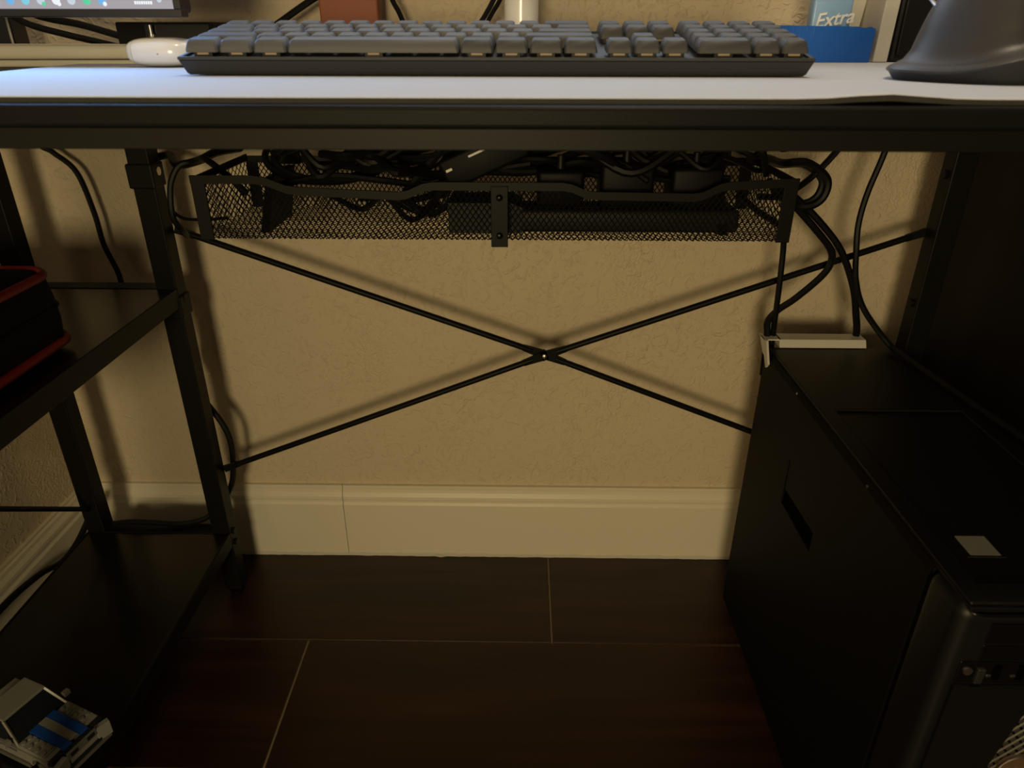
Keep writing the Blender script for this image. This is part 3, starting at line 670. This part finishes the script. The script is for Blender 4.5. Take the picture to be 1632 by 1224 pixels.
# slanted lower grille with honeycomb bars and round badge
obj('lower_panel', prism([(.326, .342), (.392, .342), (.368, .200), (.350, .05), (.326, .05)], 'y', FY-.003, FY+.001), 'tower_plastic', fa)
gb = mesh_panel((.372, FY-.001, .05), (1, 0, 0), (0, 0, 1), .108, .285, .0088, .0100, .0010)
stuff(obj('front_grille', gb, 'tower_gloss', fa))
obj('grille_backing', box(.368, .482, FY-.0006, FY+.001, .045, .340), 'grille', fa)
b = bmesh.new(); tube([(.4015, FY-.0012, .253), (.4015, FY-.0046, .253)], .0165, 32, b); bd = obj('badge', b, 'badge', fa)
b = bmesh.new(); tube([(.4015+.0165*math.cos(a*math.pi/16), FY-.0046, .253+.0165*math.sin(a*math.pi/16)) for a in range(33)], .0009, 6, b); 
ring = obj('badge_ring', b, 'badge_ring', fa, True)
M = Matrix.Translation((.4015, FY-.0047, .253)) @ Matrix.Rotation(math.radians(90), 4, 'X')
obj('lettering', text_bm('DELL', .0098, .0003, 0, M), 'badge_ring', fa)
PC.location = (.3907, -.3344, 0); PC.scale = (.9768, .9768, 1.0202)
# folded metal strip on the tower's back edge
WS = thing('metal_strip', 'pale folded metal strip lying on the back edge of the tower', 'metal strip', (.385, -.094, .4165))
obj('strip', prism([(-.104, .4172), (-.076, .4172), (-.078, .4262), (-.0985, .4262)], 'x', .330, .440), 'strip_metal', WS)
obj('end_tab', prism([(-.076, .4262), (-.104, .4268), (-.122, .402), (-.116, .395), (-.104, .407), (-.098, .408)], 'x', .3115, .3142), 'strip_metal', WS)
obj('tab_link', box(.3115, .332, -.098, -.080, .4245, .4262), 'strip_metal', WS)

WS.location = (.3761, -.1137, .4252); WS.scale = (.9768, .9768, .9768)
# ================================================================ DARK CABINET AT RIGHT
CB = thing('cabinet', 'dark brown wooden cabinet standing right of the desk post', 'cabinet', (.76, -.26, 0))
obj('side_panel', box(.560, .576, -.50, -.018, .03, .715, .0008), 'cabinet_wood', CB)
obj('body', box(.577, .95, -.498, -.02, .03, .713, .0008), 'cabinet_wood', CB)
obj('plinth', box(.57, .945, -.48, -.03, 0, .03), 'cabinet_wood', CB)
for i in range(3):
    z = .04+i*.224; d = obj('drawer', box(.58, .947, -.516, -.4985, z, z+.218, .001), 'cabinet_wood', CB)
    obj('handle', box(.72, .80, -.528, -.516, z+.17, z+.178, .001), 'black_metal', d)

# ================================================================ THINGS ON THE SHELVES
BG = thing('zip_case', 'black soft zip case with red piping on the upper shelf', 'case', (-.548, -.40, .4885))
bx0, bx1, by0, by1 = -.636, -.462, -.548, -.266
def rrect(x0, x1, y0, y1, r, n=6):
    P = []
    for cx, cy, a0 in ((x1-r, y1-r, 0), (x0+r, y1-r, 90), (x0+r, y0+r, 180), (x1-r, y0+r, 270)):
        for k in range(n+1): a = math.radians(a0+90*k/n); P.append((cx+r*math.cos(a), cy+r*math.sin(a)))
    return P
b = bmesh.new(); rings = []
for ins, z in ((.006, .4886), (.001, .4925), (.0, .500), (-.002, .520), (-.001, .545), (.001, .562), (.004, .5665), (.012, .5695), (.05, .5705)):
    rings.append([b.verts.new((x, y, z)) for x, y in rrect(bx0+ins, bx1-ins, by0+ins, by1-ins, max(.026-ins*.4, .012))])
for A, B in zip(rings, rings[1:]):
    for k in range(len(A)): b.faces.new((A[k], A[(k+1) % len(A)], B[(k+1) % len(A)], B[k]))
b.faces.new(rings[0][::-1]); b.faces.new(rings[-1]); obj('body', b, 'bag_black', BG, True)
for z, ins, r in ((.5655, .002, .0044), (.4985, -.001, .0046)):
    P = [(x, y, z) for x, y in rrect(bx0+ins, bx1-ins, by0+ins, by1-ins, .026)]
    obj('piping', tube(P+[P[0], P[1]], r, 10, cap=False), 'bag_red', BG, True)
P = [(x, y, .534) for x, y in rrect(bx0-.002, bx1+.002, by0-.002, by1+.002, .026)]
obj('zipper', tube(P+[P[0], P[1]], .0016, 6, cap=False), 'plastic_black', BG, True)

BG.location = (-.5353, -.4126, .4951); BG.scale = (.9768, .9768, .9768)
# brick-built toy car (local: +x towards the nose, z up from shelf)
CR = thing('toy_car', 'white brick-built toy car with two blue stripes on the bottom shelf', 'toy car', (-.4904, -.4526, .1200), math.radians(-21)); CR.scale = (.86, .92, .92)
def cp(name, b, m, parent=None, smooth=False): return obj(name, b, m, parent or CR, smooth, world=False)
wh = bmesh.new()
for x in (-.050, .042):
    for s in (-1, 1):
        b = bmesh.new(); cyl((x, s*.020, .0105), (x, s*.0295, .0105), .0102, 20, b); w = cp('wheel', b, 'brick_black')
        b = bmesh.new(); cyl((x, s*.0292, .0105), (x, s*.0302, .0105), .006, 14, b); cp('wheel_hub', b, 'brick_grey', w)
cp('chassis', box(-.073, .073, -.020, .020, .006, .0125, .0004), 'brick_black')
b = bmesh.new(); box(-.075, .058, -.020, .020, .0125, .026, .0004, b); box(-.036, .028, -.031, .031, .008, .025, .0006, b); box(-.076, -.062, -.031, .031, .012, .028, .0006, b); box(.056, .07, -.031, .031, .011, .0205, .0006, b); cp('body', b, 'brick_white')
# wheel arches / fenders
for x in (-.050, .042):
    for s in (-1, 1):
        poly = []
        for k in range(9): a = math.pi*k/8; poly.append((x+.0135*math.cos(a), .0105+.0125*math.sin(a)))
        poly = [(x+.0165, .0105), (x+.0165, .0275), (x-.0165, .0275), (x-.0165, .0105)]+poly[::-1]
        cp('fender', prism(poly, 'y', s*.0205, s*.0315), 'brick_white')
# hood: stepped slopes with studs, stripes
def curve_slab(x0, x1, y0, y1, z0, z1, drop, n=8):
    top = [(x0+(x1-x0)*k/n, z1-drop*(k/n)**2.2) for k in range(n+1)]
    return prism([(x0, z0), (x1, z0)]+top[::-1], 'y', y0, y1)
cp('hood', box(.008, .060, -.030, .030, .0262, .0305, .0004), 'brick_white')
for y0, m, n in ((.0050, 'brick_blue', 'hood_stripe'), (-.0150, 'brick_blue', 'hood_stripe'), (-.0048, 'brick_white', 'hood_centre')):
    cp(n, curve_slab(.010, .064 if m == 'brick_blue' else .060, y0, y0+(.0098 if m == 'brick_blue' else .0096), .0306, .0352, .006), m)
for s in (-1, 1):
    for i in range(4):
        pl = cp('hood_plate', box(.012+i*.0105, .0222+i*.0105, min(s*.0156, s*.0300), max(s*.0156, s*.0300), .0306, .0332-.0006*i, .0003), 'brick_white')
        for yy in (.0195, .0265):
            b = bmesh.new(); cyl((.0171+i*.0105, s*yy, .0330-.0006*i), (.0171+i*.0105, s*yy, .0346-.0006*i), .0024, 12, b); cp('stud', b, 'brick_white', pl)
# front: grille bar, headlights, bumper
g = cp('front_grille', box(.0625, .070, -.017, .017, .0215, .0285, .0004), 'brick_black')
cp('grille_bar', box(.0702, .0722, -.0175, .0175, .0205, .0300, .0003), 'brick_grey')
for s in (-1, 1):
    cp('grille_lamp', box(.0720, .0728, s*.010-.0042, s*.010+.0042, .0228, .0278, .0002), 'brick_black')
    cp('headlight', box(.056, .0655, min(s*.0178, s*.0300), max(s*.0178, s*.0300), .0205, .0300, .0004), 'brick_black')
    M = Matrix.Translation((.0705, s*.0255, .0185)) @ Matrix.Rotation(s*math.radians(-16), 4, 'Z')
    cp('bumper_corner', box(-.0035, .0035, -.0075, .0075, -.010, .0085, .0006, M=M), 'brick_white')
    cp('mirror', box(.000, .0065, min(s*.0315, s*.039), max(s*.0315, s*.039), .0345, .040, .0006), 'brick_white')
cp('splitter', box(.064, .0755, -.030, .030, .0055, .009, .0004), 'brick_grey')
# cabin: windscreen, roof, pillars
def cabin_poly(ins): return None
b = bmesh.new()
lo = [(-.058, -.029, .0255), (.012, -.029, .0305), (.012, .029, .0305), (-.058, .029, .0255)]
hi = [(-.040, -.0225, .0505), (-.014, -.0225, .0505), (-.014, .0225, .0505), (-.040, .0225, .0505)]
A = [b.verts.new(v) for v in lo]; B = [b.verts.new(v) for v in hi]; b.faces.new(A[::-1]); b.faces.new(B)
for k in range(4): b.faces.new((A[k], A[(k+1) % 4], B[(k+1) % 4], B[k]))
cp('window_glass', b, 'brick_glass')
cp('roof', box(-.046, -.0115, -.0245, .0245, .0506, .0540, .0006), 'brick_white')
for s in (-1, 1):
    cp('pillar', tube([(.0115, s*.0292, .0305), (-.0125, s*.0238, .0515)], .0016, 4), 'brick_white')
    cp('pillar', tube([(-.058, s*.0292, .0265), (-.044, s*.0238, .0515)], .0022, 4), 'brick_white')
    cp('sill', box(-.034, .026, min(s*.0312, s*.0335), max(s*.0312, s*.0335), .007, .0115, .0004), 'brick_grey')
    cp('door_line', box(-.030, .008, min(s*.0310, s*.0318), max(s*.0310, s*.0318), .0222, .0246, .0002), 'brick_grey')
cp('rear_wing', box(-.080, -.066, -.030, .030, .031, .0335, .0005), 'brick_white')
cp('rear_deck', box(-.074, -.056, -.029, .029, .0262, .0308, .0004), 'brick_white')
